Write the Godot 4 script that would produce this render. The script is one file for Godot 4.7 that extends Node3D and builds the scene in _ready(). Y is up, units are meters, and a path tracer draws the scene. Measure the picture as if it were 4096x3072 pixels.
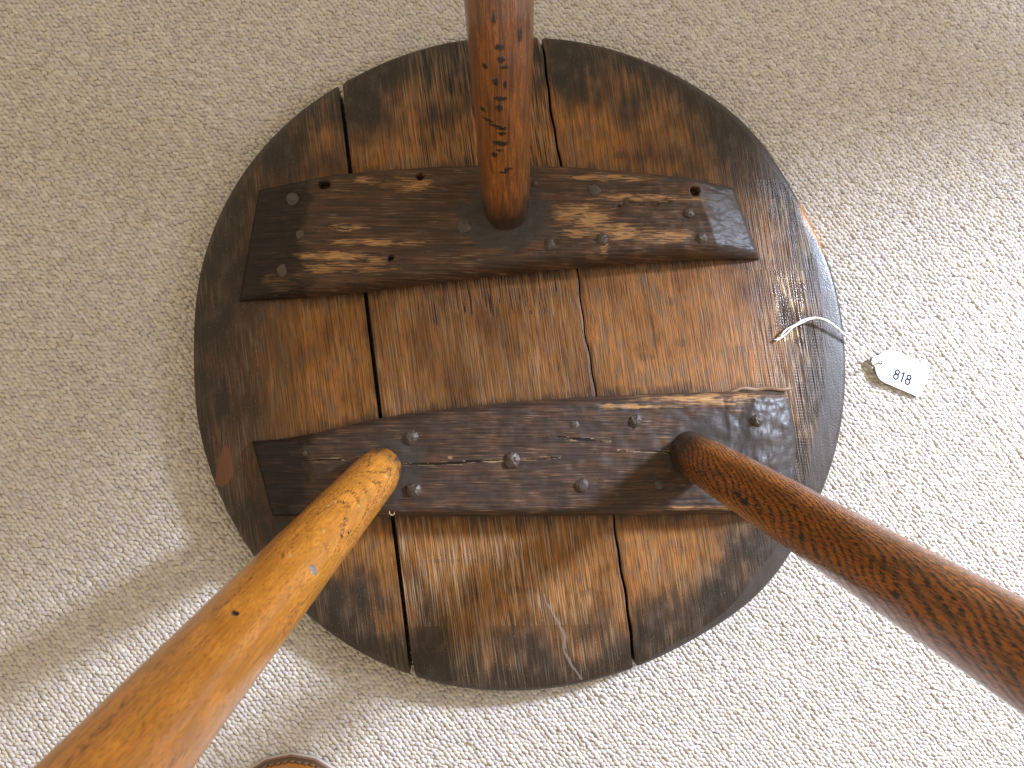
extends Node3D
# Underside of a round three-legged oak table lying upside down on a loop-pile carpet.
# World: x to the right of the picture, z towards its lower edge, y up, metres. The carpet is y = 0.

const UNDER := 0.032            # height of the table's underside
const THICK := 0.027            # thickness of its boards
const TEX := 1760               # pixels of the boards' textures
const SPAN := 0.66              # metres that they cover
const RIM: Array[float] = [.3049, .3100, .3128, .3122, .3095, .3089, .3078, .3098, .3114, .3124, .3068, .3087, .3090, .3105, .3116, .3140, .3086, .3080, .3096, .3119, .3113, .3096, .3080, .3064]
const SLANT := 0.139            # the boards' grain leans by this much: x grows with z

var lut := PackedByteArray()    # linear 0..1 -> sRGB byte
var rng := RandomNumberGenerator.new()
var table: Node3D


func _ready() -> void:
	rng.seed = 818
	# ---------------------------------------------------------------- camera
	var cam := Camera3D.new()
	cam.name = "camera"
	add_child(cam)
	cam.transform = Transform3D(Basis(Vector3(.99851, .05465, 0), Vector3(-.00413, .07550, -.99714), Vector3(-.05449, .99565, .07561)), Vector3(-.05245, .73776 + UNDER, .08615))
	var lens := CameraAttributesPhysical.new()
	lens.frustum_focal_length = 24.92
	lens.frustum_focus_distance = 0.74
	lens.frustum_near = 0.02
	lens.frustum_far = 20.0
	lens.exposure_aperture = 15.0
	cam.attributes = lens
	cam.fov = 51.42
	cam.near = 0.02
	cam.far = 20.0
	cam.current = true
	# ---------------------------------------------------------------- light
	var env := Environment.new()
	env.background_mode = Environment.BG_COLOR
	env.background_color = Color(.76, .635, .465).linear_to_srgb()
	env.tonemap_mode = Environment.TONE_MAPPER_LINEAR
	env.tonemap_exposure = 1.12
	env.sdfgi_enabled = true
	env.ssao_enabled = true
	env.ssil_enabled = true
	var world := WorldEnvironment.new()
	world.name = "room_light"
	world.environment = env
	add_child(world)
	# daylight that falls in low from a window to the right
	window_light("window_daylight", Vector3(1.45, .90, -.60), Vector3(.30, 0, .50), 9.2, 20.0, .24, .12, Color(.85, .90, 1.0))
	window_light("window_daylight_upper_pane", Vector3(1.5, .95, -.90), Vector3(.70, 0, -.50), 4.5, 7.0, .6, .08, Color(.87, .90, 1.0))
	var pane := AreaLight3D.new()
	pane.name = "window_skylight"
	pane.area_size = Vector2(.42, .52)
	pane.light_color = Color(.86, .92, 1.0)
	pane.light_energy = .8
	pane.area_range = 6.0
	pane.shadow_enabled = true
	add_child(pane)
	pane.look_at_from_position(Vector3(1.35, 1.05, -.12), Vector3(.15, 0, .30))

	for i in 1025:
		var c := i / 1024.0
		lut.append(int(round(255.0 * (12.92 * c if c <= .0031308 else 1.055 * pow(c, 1.0 / 2.4) - .055))))

	make_carpet()
	make_table()
	make_tag()
	make_shoe()


func window_light(called: String, from: Vector3, at: Vector3, energy: float, angle: float, blend: float, size: float, color: Color) -> void:
	var l := SpotLight3D.new()
	l.name = called
	l.light_energy = energy
	l.light_color = color
	l.spot_angle = angle
	l.spot_angle_attenuation = blend
	l.spot_range = 8.0
	l.spot_attenuation = 2.0
	l.light_size = size
	l.shadow_enabled = true
	add_child(l)
	l.look_at_from_position(from, at)


# ==================================================================== helpers
func tag(o: Node, label: String, category: String) -> void:
	o.set_meta("label", label)
	o.set_meta("category", category)


func part(called: String, mesh: Mesh, m: Material, parent: Node, at := Vector3.ZERO) -> MeshInstance3D:
	var o := MeshInstance3D.new()
	var fresh := called
	var k := 0
	while parent.has_node(fresh):
		k += 1
		fresh = "%s_%03d" % [called, k]
	o.name = fresh
	o.mesh = mesh
	o.material_override = m
	o.position = at
	parent.add_child(o, true)
	return o


func plain(c: Color, rough := .6, spec := .5) -> StandardMaterial3D:
	var m := StandardMaterial3D.new()
	m.albedo_color = c.linear_to_srgb()
	m.roughness = rough
	m.metallic_specular = spec
	return m


func noise_map(sd: int, w: int, h: int, cells_x: float, cells_y: float, octaves := 1) -> PackedByteArray:
	# smooth noise with so many cells across and down, stretched to w x h
	var q := clampf(minf(w / cells_x, h / cells_y), 2.5, 7.0)
	var n := FastNoiseLite.new()
	n.seed = sd
	n.noise_type = FastNoiseLite.TYPE_SIMPLEX_SMOOTH
	n.frequency = 1.0 / q
	n.fractal_type = FastNoiseLite.FRACTAL_FBM if octaves > 1 else FastNoiseLite.FRACTAL_NONE
	n.fractal_octaves = octaves
	var im := n.get_image(maxi(4, int(cells_x * q)), maxi(4, int(cells_y * q)))
	im.convert(Image.FORMAT_L8)
	im.resize(w, h, Image.INTERPOLATE_CUBIC)
	return im.get_data()


func rgb_texture(data: PackedByteArray, w: int, h: int) -> ImageTexture:
	return ImageTexture.create_from_image(Image.create_from_data(w, h, false, Image.FORMAT_RGB8, data))


func grey_texture(data: PackedByteArray, w: int, h: int) -> ImageTexture:
	return ImageTexture.create_from_image(Image.create_from_data(w, h, false, Image.FORMAT_L8, data))


func wood(colour: ImageTexture, rough: ImageTexture, relief: ImageTexture, depth_cm: float, spec := .5) -> StandardMaterial3D:
	var m := StandardMaterial3D.new()
	m.albedo_texture = colour
	m.roughness_texture = rough
	m.roughness_texture_channel = BaseMaterial3D.TEXTURE_CHANNEL_RED
	m.roughness = 1.0
	m.metallic_specular = spec
	m.heightmap_enabled = true
	m.heightmap_texture = relief
	m.heightmap_scale = depth_cm
	return m


func ss(a: float, b: float, x: float) -> float:
	var t := clampf((x - a) / (b - a), 0.0, 1.0)
	return t * t * (3.0 - 2.0 * t)


func rim_at(angle: float) -> float:
	var f := fposmod(angle + PI, TAU) / TAU * 24.0
	var i := int(f)
	return cubic_interpolate(RIM[i % 24], RIM[(i + 1) % 24], RIM[(i + 23) % 24], RIM[(i + 2) % 24], f - i)


func along(points: Array[Vector2], x: float) -> float:
	# y of a polyline at x, rounded at its corners
	var n := points.size()
	if x <= points[0].x:
		return points[0].y
	for i in n - 1:
		if x <= points[i + 1].x:
			var t := (x - points[i].x) / (points[i + 1].x - points[i].x)
			return cubic_interpolate(points[i].y, points[i + 1].y, points[maxi(i - 1, 0)].y, points[mini(i + 2, n - 1)].y, t)
	return points[n - 1].y


# ==================================================================== carpet
func make_carpet() -> void:
	var slab := BoxMesh.new()
	slab.size = Vector3(7.0, .02, 7.0)
	var carpet := MeshInstance3D.new()
	carpet.name = "carpet"
	carpet.mesh = slab
	carpet.position = Vector3(0, -.0074, 0)
	carpet.material_override = plain(Color(.49, .448, .40), .95, .2)
	carpet.set_meta("kind", "structure")
	tag(carpet, "beige grey loop pile carpet with diagonal rows under the upturned table", "carpet")
	add_child(carpet)
	# one loop: a plump bean of plied yarn
	var st := SurfaceTool.new()
	st.begin(Mesh.PRIMITIVE_TRIANGLES)
	var nu := 12
	var nv := 9
	for j in nv + 1:
		var lat := PI * j / nv
		for i in nu + 1:
			var lon := TAU * i / nu
			var ridge := 1.0 + .10 * sin(2.0 * lon + 7.0 * cos(lat))
			st.add_vertex(Vector3(cos(lat) * .0038, pow(sin(lat), .8) * sin(lon) * .0021 * ridge, pow(sin(lat), .8) * cos(lon) * .00225 * ridge))
	for j in nv:
		for i in nu:
			var a := j * (nu + 1) + i
			for k: int in [a, a + 1, a + nu + 1, a + 1, a + nu + 2, a + nu + 1]:
				st.add_index(k)
	st.generate_normals()
	var m := StandardMaterial3D.new()
	m.vertex_color_use_as_albedo = true
	m.roughness = .92
	m.metallic_specular = .15
	m.rim_enabled = true
	m.rim = .15
	var ux := Vector2(.6, .8)
	var vx := Vector2(-.8, .6)
	var places: Array[Transform3D] = []
	var tints: Array[Color] = []
	var row := -288
	while row < 288:
		var run := rng.randf() * .0056
		var lift := rng.randf_range(-.0003, .0003)
		for k in range(-236, 237):
			var jitter := Vector2(rng.randfn(0, .0005), rng.randfn(0, .0003))
			var p := ux * (k * .0047 + run + jitter.x) + vx * (row * .0039 + jitter.y)
			if absf(p.x) > .78 or p.y < -.66 or p.y > .68 or p.length() < .285:
				continue
			var b := Basis(Vector3.UP, -atan2(ux.y, ux.x) + rng.randfn(0.42, .16)) * Basis(Vector3.BACK, rng.randfn(.20, .12)) * Basis(Vector3.RIGHT, rng.randf() * TAU)
			b = b.scaled_local(Vector3(rng.randf_range(.85, 1.12), rng.randf_range(.9, 1.1), rng.randf_range(.9, 1.15)))
			places.append(Transform3D(b, Vector3(p.x, .0026 + lift + rng.randfn(0, .00025), p.y)))
			var c := Color(.50, .46, .415)
			var pick := rng.randf()
			if pick < .22:
				c = Color(.51, .462, .395)
			elif pick < .42:
				c = Color(.47, .43, .415)
			elif pick < .58:
				c = Color(.54, .505, .465)
			elif pick < .68:
				c = Color(.44, .40, .35)
			var v := rng.randf_range(.92, 1.07)
			tints.append(Color(c.r * v, c.g * v, c.b * v))
		row += 1
	var mm := MultiMesh.new()
	mm.transform_format = MultiMesh.TRANSFORM_3D
	mm.use_colors = true
	mm.mesh = st.commit()
	mm.instance_count = places.size()
	for i in places.size():
		mm.set_instance_transform(i, places[i])
		mm.set_instance_color(i, tints[i])
	var pile := MultiMeshInstance3D.new()
	pile.name = "yarn_loops"
	pile.multimesh = mm
	pile.material_override = m
	pile.position = Vector3(0, .0074, 0)
	pile.set_meta("kind", "stuff")
	carpet.add_child(pile)


# ==================================================================== table
const U_TOP: Array[Vector2] = [Vector2(-.266, -.146), Vector2(-.249, -.1495), Vector2(-.184, -.160), Vector2(-.113, -.168), Vector2(-.033, -.1725), Vector2(.0485, -.172), Vector2(.135, -.166), Vector2(.198, -.160), Vector2(.226, -.157)]
const U_BOT: Array[Vector2] = [Vector2(-.266, -.0444), Vector2(-.2618, -.0446), Vector2(-.1861, -.0484), Vector2(-.101, -.0592), Vector2(-.0147, -.0707), Vector2(.073, -.0797), Vector2(.1618, -.0871), Vector2(.226, -.0897)]
const L_TOP: Array[Vector2] = [Vector2(-.250, .0832), Vector2(-.2057, .0785), Vector2(-.132, .0625), Vector2(-.0785, .0545), Vector2(-.015, .0475), Vector2(.066, .042), Vector2(.157, .038), Vector2(.257, .035)]
const L_BOT: Array[Vector2] = [Vector2(-.250, .1506), Vector2(-.119, .1512), Vector2(.027, .1515), Vector2(.185, .150), Vector2(.257, .149)]


func make_table() -> void:
	table = Node3D.new()
	table.name = "round_table"
	add_child(table)
	table.position = Vector3(0, UNDER, 0)
	tag(table, "old round oak table lying upside down with three splayed round legs", "table")
	make_boards()
	make_battens()
	make_legs()


func seam(which: int, z: float) -> float:
	return -.1411 + .1339 * z if which == 0 else .0600 + .1447 * z + .0007 * sin(z * 61.0) + .0005 * sin(z * 173.0 + 1.0)


func board_height(p: Vector2, lo: int, hi: int) -> float:
	var a := atan2(p.y, p.x)
	var d := rim_at(a) - p.length()
	var wide := .017 + .022 * exp(-pow((a - .12) / .55, 2.0))
	var h := -.0042 * pow(clampf(1.0 - d / wide, 0, 1), 1.3)
	h -= .0022 * pow(clampf(1.0 - d / .0035, 0, 1), 2.0)
	h += .0006 * sin(p.x * 37.0 + p.y * 9.0 + lo * 2.0) * ss(.0, .04, d)
	for w: int in [lo, hi]:
		if w >= 0:
			var e := absf(p.x - seam(w, p.y))
			h -= .0008 * pow(clampf(1.0 - e / .004, 0, 1), 2.0)
	return h


func make_board(lo: int, hi: int, m: Material) -> void:
	# the outline of a board: its stretch of the rim and its straight edges, then points over its face
	var inside := func(p: Vector2) -> bool:
		var left: bool = lo < 0 or p.x > seam(lo, p.y) + (.0021 if lo == 0 else .0008)
		var right: bool = hi < 0 or p.x < seam(hi, p.y) - (.0021 if hi == 0 else .0008 + .0007 * ss(-.1, -.2, p.y) + .0014 * ss(.14, .26, p.y))
		return left and right and p.length() < rim_at(atan2(p.y, p.x))
	var pts := PackedVector2Array()
	# outline by marching round an inner point
	var mid := Vector2(-.215 if lo < 0 else (-.04 if hi >= 0 else .19), 0)
	var outline := PackedVector2Array()
	for k in 520:
		var dir := Vector2.from_angle(TAU * k / 520.0)
		var near := 0.0
		var far := .45
		for step in 18:
			var half := (near + far) / 2
			if inside.call(mid + dir * half):
				near = half
			else:
				far = half
		outline.append(mid + dir * near)
	# even spacing
	var even := PackedVector2Array()
	var total := 0.0
	for k in outline.size():
		total += outline[k].distance_to(outline[(k + 1) % outline.size()])
	var want := total / roundf(total / .004)
	var carry := 0.0
	for k in outline.size():
		var a := outline[k]
		var b := outline[(k + 1) % outline.size()]
		var span := a.distance_to(b)
		while carry < span:
			even.append(a.lerp(b, carry / span))
			carry += want
		carry -= span
	if even[even.size() - 1].distance_to(even[0]) < want * .5:
		even.remove_at(even.size() - 1)
	outline = even
	pts.append_array(outline)
	for ring: float in [.0012, .003, .006, .010, .015]:
		for k in outline.size():
			var p := outline[k]
			var t := (outline[(k + 1) % outline.size()] - outline[(k - 1 + outline.size()) % outline.size()]).normalized()
			var q := p + Vector2(-t.y, t.x) * ring
			if inside.call(q + Vector2(-t.y, t.x) * .0005) and (k % 2 == 0 or ring < .01):
				pts.append(q)
	var x := -.32
	while x < .32:
		var z := -.32
		while z < .32:
			var q := Vector2(x + rng.randf_range(-.001, .001), z + rng.randf_range(-.001, .001))
			var ok := true
			for n: Vector2 in [Vector2(.017, 0), Vector2(-.017, 0), Vector2(0, .017), Vector2(0, -.017)]:
				ok = ok and inside.call(q + n)
			if ok:
				pts.append(q)
			z += .008
		x += .008
	var tri := Geometry2D.triangulate_delaunay(pts)
	var st := SurfaceTool.new()
	st.begin(Mesh.PRIMITIVE_TRIANGLES)
	var put := func(p: Vector2, y: float, n: Vector3) -> void:
		st.set_normal(n)
		st.set_uv(Vector2(p.x / SPAN + .5, p.y / SPAN + .5))
		st.add_vertex(Vector3(p.x, y, p.y))
	for p in pts:
		var e := .0006
		var n := Vector3(board_height(p - Vector2(e, 0), lo, hi) - board_height(p + Vector2(e, 0), lo, hi), 2 * e, board_height(p - Vector2(0, e), lo, hi) - board_height(p + Vector2(0, e), lo, hi)).normalized()
		put.call(p, board_height(p, lo, hi), n)
	for k in range(0, tri.size(), 3):
		var a := pts[tri[k]]
		var b := pts[tri[k + 1]]
		var c := pts[tri[k + 2]]
		var area := (b - a).cross(c - a)
		if absf(area) < 1e-9 or not inside.call((a + b + c) / 3.0):
			continue
		for i: int in ([0, 1, 2] if area > 0 else [0, 2, 1]):
			st.add_index(tri[k + i])
	var base := pts.size()
	# edge wall: three levels, the middle one a little proud, then the bottom
	var levels: Array[Vector2] = [Vector2(0, 0), Vector2(.0006, -.010), Vector2(.0004, -.020), Vector2(-.002, -THICK)]
	for k in outline.size():
		var p := outline[k]
		var t := (outline[(k + 1) % outline.size()] - outline[(k - 1 + outline.size()) % outline.size()]).normalized()
		var out := Vector2(t.y, -t.x)
		for l in 4:
			var round_out := levels[l].x if absf(p.length() - rim_at(atan2(p.y, p.x))) < .001 else 0.0
			put.call(p + out * round_out, board_height(p, lo, hi) if l == 0 else levels[l].y, Vector3(out.x, 0, out.y))
	var n_out := outline.size()
	for k in n_out:
		var k2 := (k + 1) % n_out
		for l in 3:
			var a := base + k * 4 + l
			var b := base + k2 * 4 + l
			for i: int in [a, a + 1, b, b, a + 1, b + 1]:
				st.add_index(i)
	var bottom := base + n_out * 4
	for p in outline:
		put.call(p * .995, -THICK, Vector3.DOWN)
	var flat := Geometry2D.triangulate_polygon(outline)
	for k in range(0, flat.size(), 3):
		var turn := (outline[flat[k + 1]] - outline[flat[k]]).cross(outline[flat[k + 2]] - outline[flat[k]])
		for i: int in ([0, 2, 1] if turn > 0 else [0, 1, 2]):
			st.add_index(bottom + flat[k + i])
	part("plank", st.commit(), m, table)


func make_boards() -> void:
	var n := TEX * TEX
	var fine := noise_map(1, TEX, TEX, 500, 5, 2)
	var coarse := noise_map(2, TEX, TEX, 70, 4, 3)
	var pores := noise_map(3, TEX, TEX, 470, 30)
	var blotch := noise_map(4, TEX, TEX, 11, 9, 2)
	var blotch2 := noise_map(5, TEX, TEX, 40, 24, 3)
	var dry := noise_map(6, TEX, TEX, 380, 12, 2)
	var speck := noise_map(7, TEX, TEX, 300, 300)
	var rgb := PackedByteArray()
	rgb.resize(n * 3)
	var rough := PackedByteArray()
	rough.resize(n)
	var relief := PackedByteArray()
	relief.resize(n)
	var px := SPAN / TEX
	# where the battens end, per column, for the grime along them
	var ut := PackedFloat32Array()
	var ub := PackedFloat32Array()
	var lt := PackedFloat32Array()
	var lb := PackedFloat32Array()
	for i in TEX:
		var x := (i + .5) * px - SPAN / 2
		ut.append(along(U_TOP, x))
		ub.append(along(U_BOT, x))
		lt.append(along(L_TOP, x))
		lb.append(along(L_BOT, x))
	# marks of their own: x, z, radius across, radius along, darkness
	var marks: Array[Vector4] = [Vector4(.2025, .0031, .014, .009), Vector4(.1472, -.0098, .006, .005), Vector4(.1345, -.0494, .011, .005), Vector4(-.0665, -.030, .006, .007), Vector4(.0201, -.0307, .006, .013), Vector4(.0365, .012, .005, .017), Vector4(.0242, .0302, .010, .005), Vector4(.1139, .0036, .008, .004), Vector4(.105, -.190, .030, .004), Vector4(.125, -.213, .025, .005), Vector4(.06, .222, .020, .005), Vector4(-.06, .192, .05, .002), Vector4(-.01, .219, .02, .004), Vector4(-.02, .196, .012, .02)]
	for j in TEX:
		var z := (j + .5) * px - SPAN / 2
		var s0 := seam(0, z)
		var s1 := seam(1, z)
		var shear := int(round(-SLANT * z / px))
		for i in TEX:
			var x := (i + .5) * px - SPAN / 2
			var at := j * TEX + i
			var r := sqrt(x * x + z * z)
			if r > .322:
				continue
			var plank := 0 if x < s0 else (1 if x < s1 else 2)
			var g := ((j + plank * 547) % TEX) * TEX + (i + shear + plank * 463 + 2 * TEX) % TEX
			var f := fine[g] / 255.0
			var c := coarse[g] / 255.0
			var po := pores[g] / 255.0
			var dr := dry[g] / 255.0
			var b := blotch[at] / 255.0
			var b2 := blotch2[at] / 255.0
			var d := .311 - r + (b - .5) * .050 + (b2 - .5) * .020 + (f - .5) * .016 + (c - .5) * .022
			# dark polish and soot towards the rim
			var t := clampf((d - .018) / .088, 0.0, 1.0)
			var dark := 1.0 - t * t * (3.0 - 2.0 * t)
			if x < -.18:
				dark = maxf(dark, clampf((-.195 + .03 * (b2 - .5) + .02 * (f - .5) - x) / .06, 0.0, .9))
			if x > .20:
				dark = maxf(dark, clampf((x - .225 + .04 * (b - .5)) / .05, 0.0, .8))
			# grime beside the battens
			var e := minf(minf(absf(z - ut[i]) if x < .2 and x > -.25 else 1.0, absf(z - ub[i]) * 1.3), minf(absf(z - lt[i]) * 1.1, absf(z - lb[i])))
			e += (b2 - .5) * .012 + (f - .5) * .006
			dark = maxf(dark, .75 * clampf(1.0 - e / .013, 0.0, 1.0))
			# grime beside the joints
			e = minf(absf(x - s0), absf(x - s1)) + (b2 - .5) * .006
			dark = maxf(dark, .6 * clampf(1.0 - e / .006, 0.0, 1.0))
			# faint clouds
			dark = maxf(dark, clampf((b2 * .45 + b * .55 - .50) * 1.9, 0.0, .50))
			if plank == 1 and absf(z) < .06:
				dark = maxf(dark, .30 + .3 * (b2 - .5))
			for k in marks:
				var ex := (x - k.x) / k.z
				var ez := (z - k.y) / k.w
				var q := ex * ex + ez * ez + (b2 - .5) * 2.6 + (f - .5) * .9
				if q < 1.0:
					dark = maxf(dark, .42 * minf(1.0, (1.0 - q) * 1.4))
			# oak: orange brown, streaked along the grain
			var w := .55 * f + .45 * c
			w += .9 * (b - .5) + .35 * (b2 - .5)
			var cr := .118 + .220 * w
			var cg := .042 + .094 * w
			var cb := .0065 + .0150 * w
			# fine dark growth lines
			var lines := clampf((.47 - f) * 3.0, 0.0, .40)
			cr *= 1.0 - lines
			cg *= 1.0 - lines
			cb *= 1.0 - lines * .9
			var red := clampf((c - .55) * 2.0 + (b - .5), 0.0, 1.0)
			cg *= 1.0 - .20 * red
			cb *= 1.0 - .25 * red
			if po < .40:
				var k2 := clampf((.40 - po) * 3.0, 0.0, .40)
				cr *= 1.0 - k2
				cg *= 1.0 - k2
				cb *= 1.0 - k2 * .8
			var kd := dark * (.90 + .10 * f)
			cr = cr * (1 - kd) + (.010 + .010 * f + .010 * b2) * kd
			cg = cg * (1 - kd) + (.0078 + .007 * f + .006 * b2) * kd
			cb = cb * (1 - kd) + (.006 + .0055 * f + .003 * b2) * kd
			# dull grey scuffs of dried wax
			var scuff := clampf((b2 - .56) * 4.0 + (dr - .5) * 1.2, 0.0, 1.0) * .14
			cr += (.105 - cr) * scuff
			cg += (.088 - cg) * scuff
			cb += (.070 - cb) * scuff
			# dry, pale raised fibres
			var place := clampf((b - .30) * 2.4, 0.0, 1.0) * (1.0 if plank == 1 else .55)
			if plank == 1 and z > .15 and z < .25 and x < .06:
				place = maxf(place, 1.1)
			if x > .215 and absf(z) < .16:
				place = maxf(place, .9)
			var pale := clampf((dr - .57) * 5.0, 0.0, 1.0) * place * (1.0 - .45 * dark)
			if plank == 1 and z > .150 and z < .255 and x < .03 and x > -.115:
				pale = maxf(pale, 1.7 * clampf((dr - .55) * 7.0, 0.0, 1.0) * ss(.150, .165, z) * ss(.255, .21 + .03 * b2, z) * clampf(c * 2.0 - .3, 0.0, 1.0))
			if x > .200 and x < .290 and z > -.150 and z < .080:
				pale = maxf(pale, 1.25 * clampf((dr - .53) * 7.0, 0.0, 1.0) * ss(.200, .240, x) * ss(.290, .262, x) * clampf(b2 * 2.4 - .6, 0.0, 1.0))
			if pale > 0.0:
				pale *= .60
				cr += (.30 - cr) * pale
				cg += (.215 - cg) * pale
				cb += (.135 - cb) * pale
			if speck[at] > 226 and dark > .5:
				cr += .05
				cg += .045
				cb += .035
			var ro := .47 + .12 * f - .06 * dark + .06 * pale + .14 * (b2 - .5)
			var hi := .55 + .26 * (f - .5) + .20 * (c - .5) + .12 * (b2 - .5)
			if po < .40:
				hi -= (.40 - po) * .8
			hi += pale * .35
			if plank == 1 and x > -.10 and x < .03:
				# checks that open where the boards meet the upper batten
				var below := z - ub[i]
				if below < .038 and dr < .40 and below < .014 + .030 * c:
					var k3 := clampf((.40 - dr) * 9.0, 0.0, 1.0)
					hi -= .5 * k3
					cr *= 1 - .85 * k3
					cg *= 1 - .85 * k3
					cb *= 1 - .85 * k3
			# the worn, polished bevel and the ribbed grain inside it
			var bev := (.311 - r) / (.0055 + .0215 * exp(-pow((atan2(z, x) - .15) / .62, 2.0)) + .006 * (b - .5))
			if bev < 1.0:
				var k6 := minf(1.0, (1.0 - bev) * 6.0) * (.35 + .65 * ss(-.05, .22, x))
				cr += (.044 + .012 * b2 - cr) * k6 * .75
				cg += (.038 + .010 * b2 - cg) * k6 * .75
				cb += (.034 + .010 * b2 - cb) * k6 * .75
				ro += (.36 + .10 * (b2 - .5) + .08 * (speck[at] / 255.0 - .5) - ro) * k6
				hi += (.5 + .25 * (b2 - .5) + .16 * (speck[at] / 255.0 - .5) - hi) * k6
			elif x > .205 and absf(z) < .17:
				var k7 := clampf((x - .205) / .025, 0.0, 1.0)
				hi += k7 * (.9 * (f - .5) + .3 * (dr - .5))
				ro -= .08 * k7
			# remains of shiny old tape
			if x > .2365 and x < .2715 and z > -.080 and z < -.006:
				var edge := minf(minf(x - .2365, .2715 - x), minf(z + .080, -.006 - z))
				if edge > .012 * (b2 - .25):
					ro = minf(ro, .20 + .14 * f + .12 * (b2 - .4))
					var bit := clampf((dr - .58) * 8.0, 0.0, 1.0) * clampf((b2 - .50) * 6.0, 0.0, 1.0)
					cr += (.62 - cr) * bit * .8
					cg += (.46 - cg) * bit * .8
					cb += (.22 - cb) * bit * .8
					hi += .20 * bit + .35 * (speck[at] / 255.0 - .5)
			# the long scratch towards the lower edge
			if z > .222 and z < .300:
				var sx := .0192 + (z - .2251) * .40 + .0025 * sin(z * 130.0) + (b2 - .5) * .004
				var near := absf(x - sx)
				if near < .0022:
					var k4 := 1.0 - near / .0022
					hi += .45 * k4
					cr += (.20 - cr) * k4 * .7
					cg += (.16 - cg) * k4 * .7
					cb += (.13 - cb) * k4 * .7
			# torn fibres beside the right joint
			if x > s1 and x < s1 + .016 and z > .215 and z < .285:
				var torn := clampf(1.0 - absf(x - s1 - .007 + (b2 - .5) * .006) / .006, 0.0, 1.0) * ss(.215, .24, z) * ss(.285, .262, z)
				hi -= .55 * torn * (.6 + f)
				cr *= 1.0 - .6 * torn
				cg *= 1.0 - .55 * torn
				cb *= 1.0 - .5 * torn
			# bare orange patch near the left edge, chipped yellow edge at the right
			var bx := (x + .2725 + .10 * (z - .107)) / .0085
			var bz := (z - .107) / .019
			var bare := bx * bx + bz * bz + (b2 - .5) * 1.0
			if bare < 1.0:
				var k5 := minf(1.0, (1.0 - bare) * 5.0)
				cr += (.105 - cr) * k5
				cg += (.042 - cg) * k5
				cb += (.018 - cb) * k5
			if r > .3005 - .004 * f and z > -.165 and z < -.085 and x > 0 and r - .3005 > .012 * absf(z + .125) / .04 - .004 * f:
				cr = .42 * (.6 + .5 * f)
				cg = .19 * (.6 + .5 * f)
				cb = .055
				hi -= .25 * (1.0 - f)
			rgb[at * 3] = lut[clampi(int(cr * 1024), 0, 1024)]
			rgb[at * 3 + 1] = lut[clampi(int(cg * 1024), 0, 1024)]
			rgb[at * 3 + 2] = lut[clampi(int(cb * 1024), 0, 1024)]
			rough[at] = clampi(int(ro * 255), 30, 250)
			relief[at] = clampi(int(hi * 255), 0, 255)
	var m := wood(rgb_texture(rgb, TEX, TEX), grey_texture(rough, TEX, TEX), grey_texture(relief, TEX, TEX), .06, .38)
	make_board(-1, 0, m)
	make_board(0, 1, m)
	make_board(1, -1, m)


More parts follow.
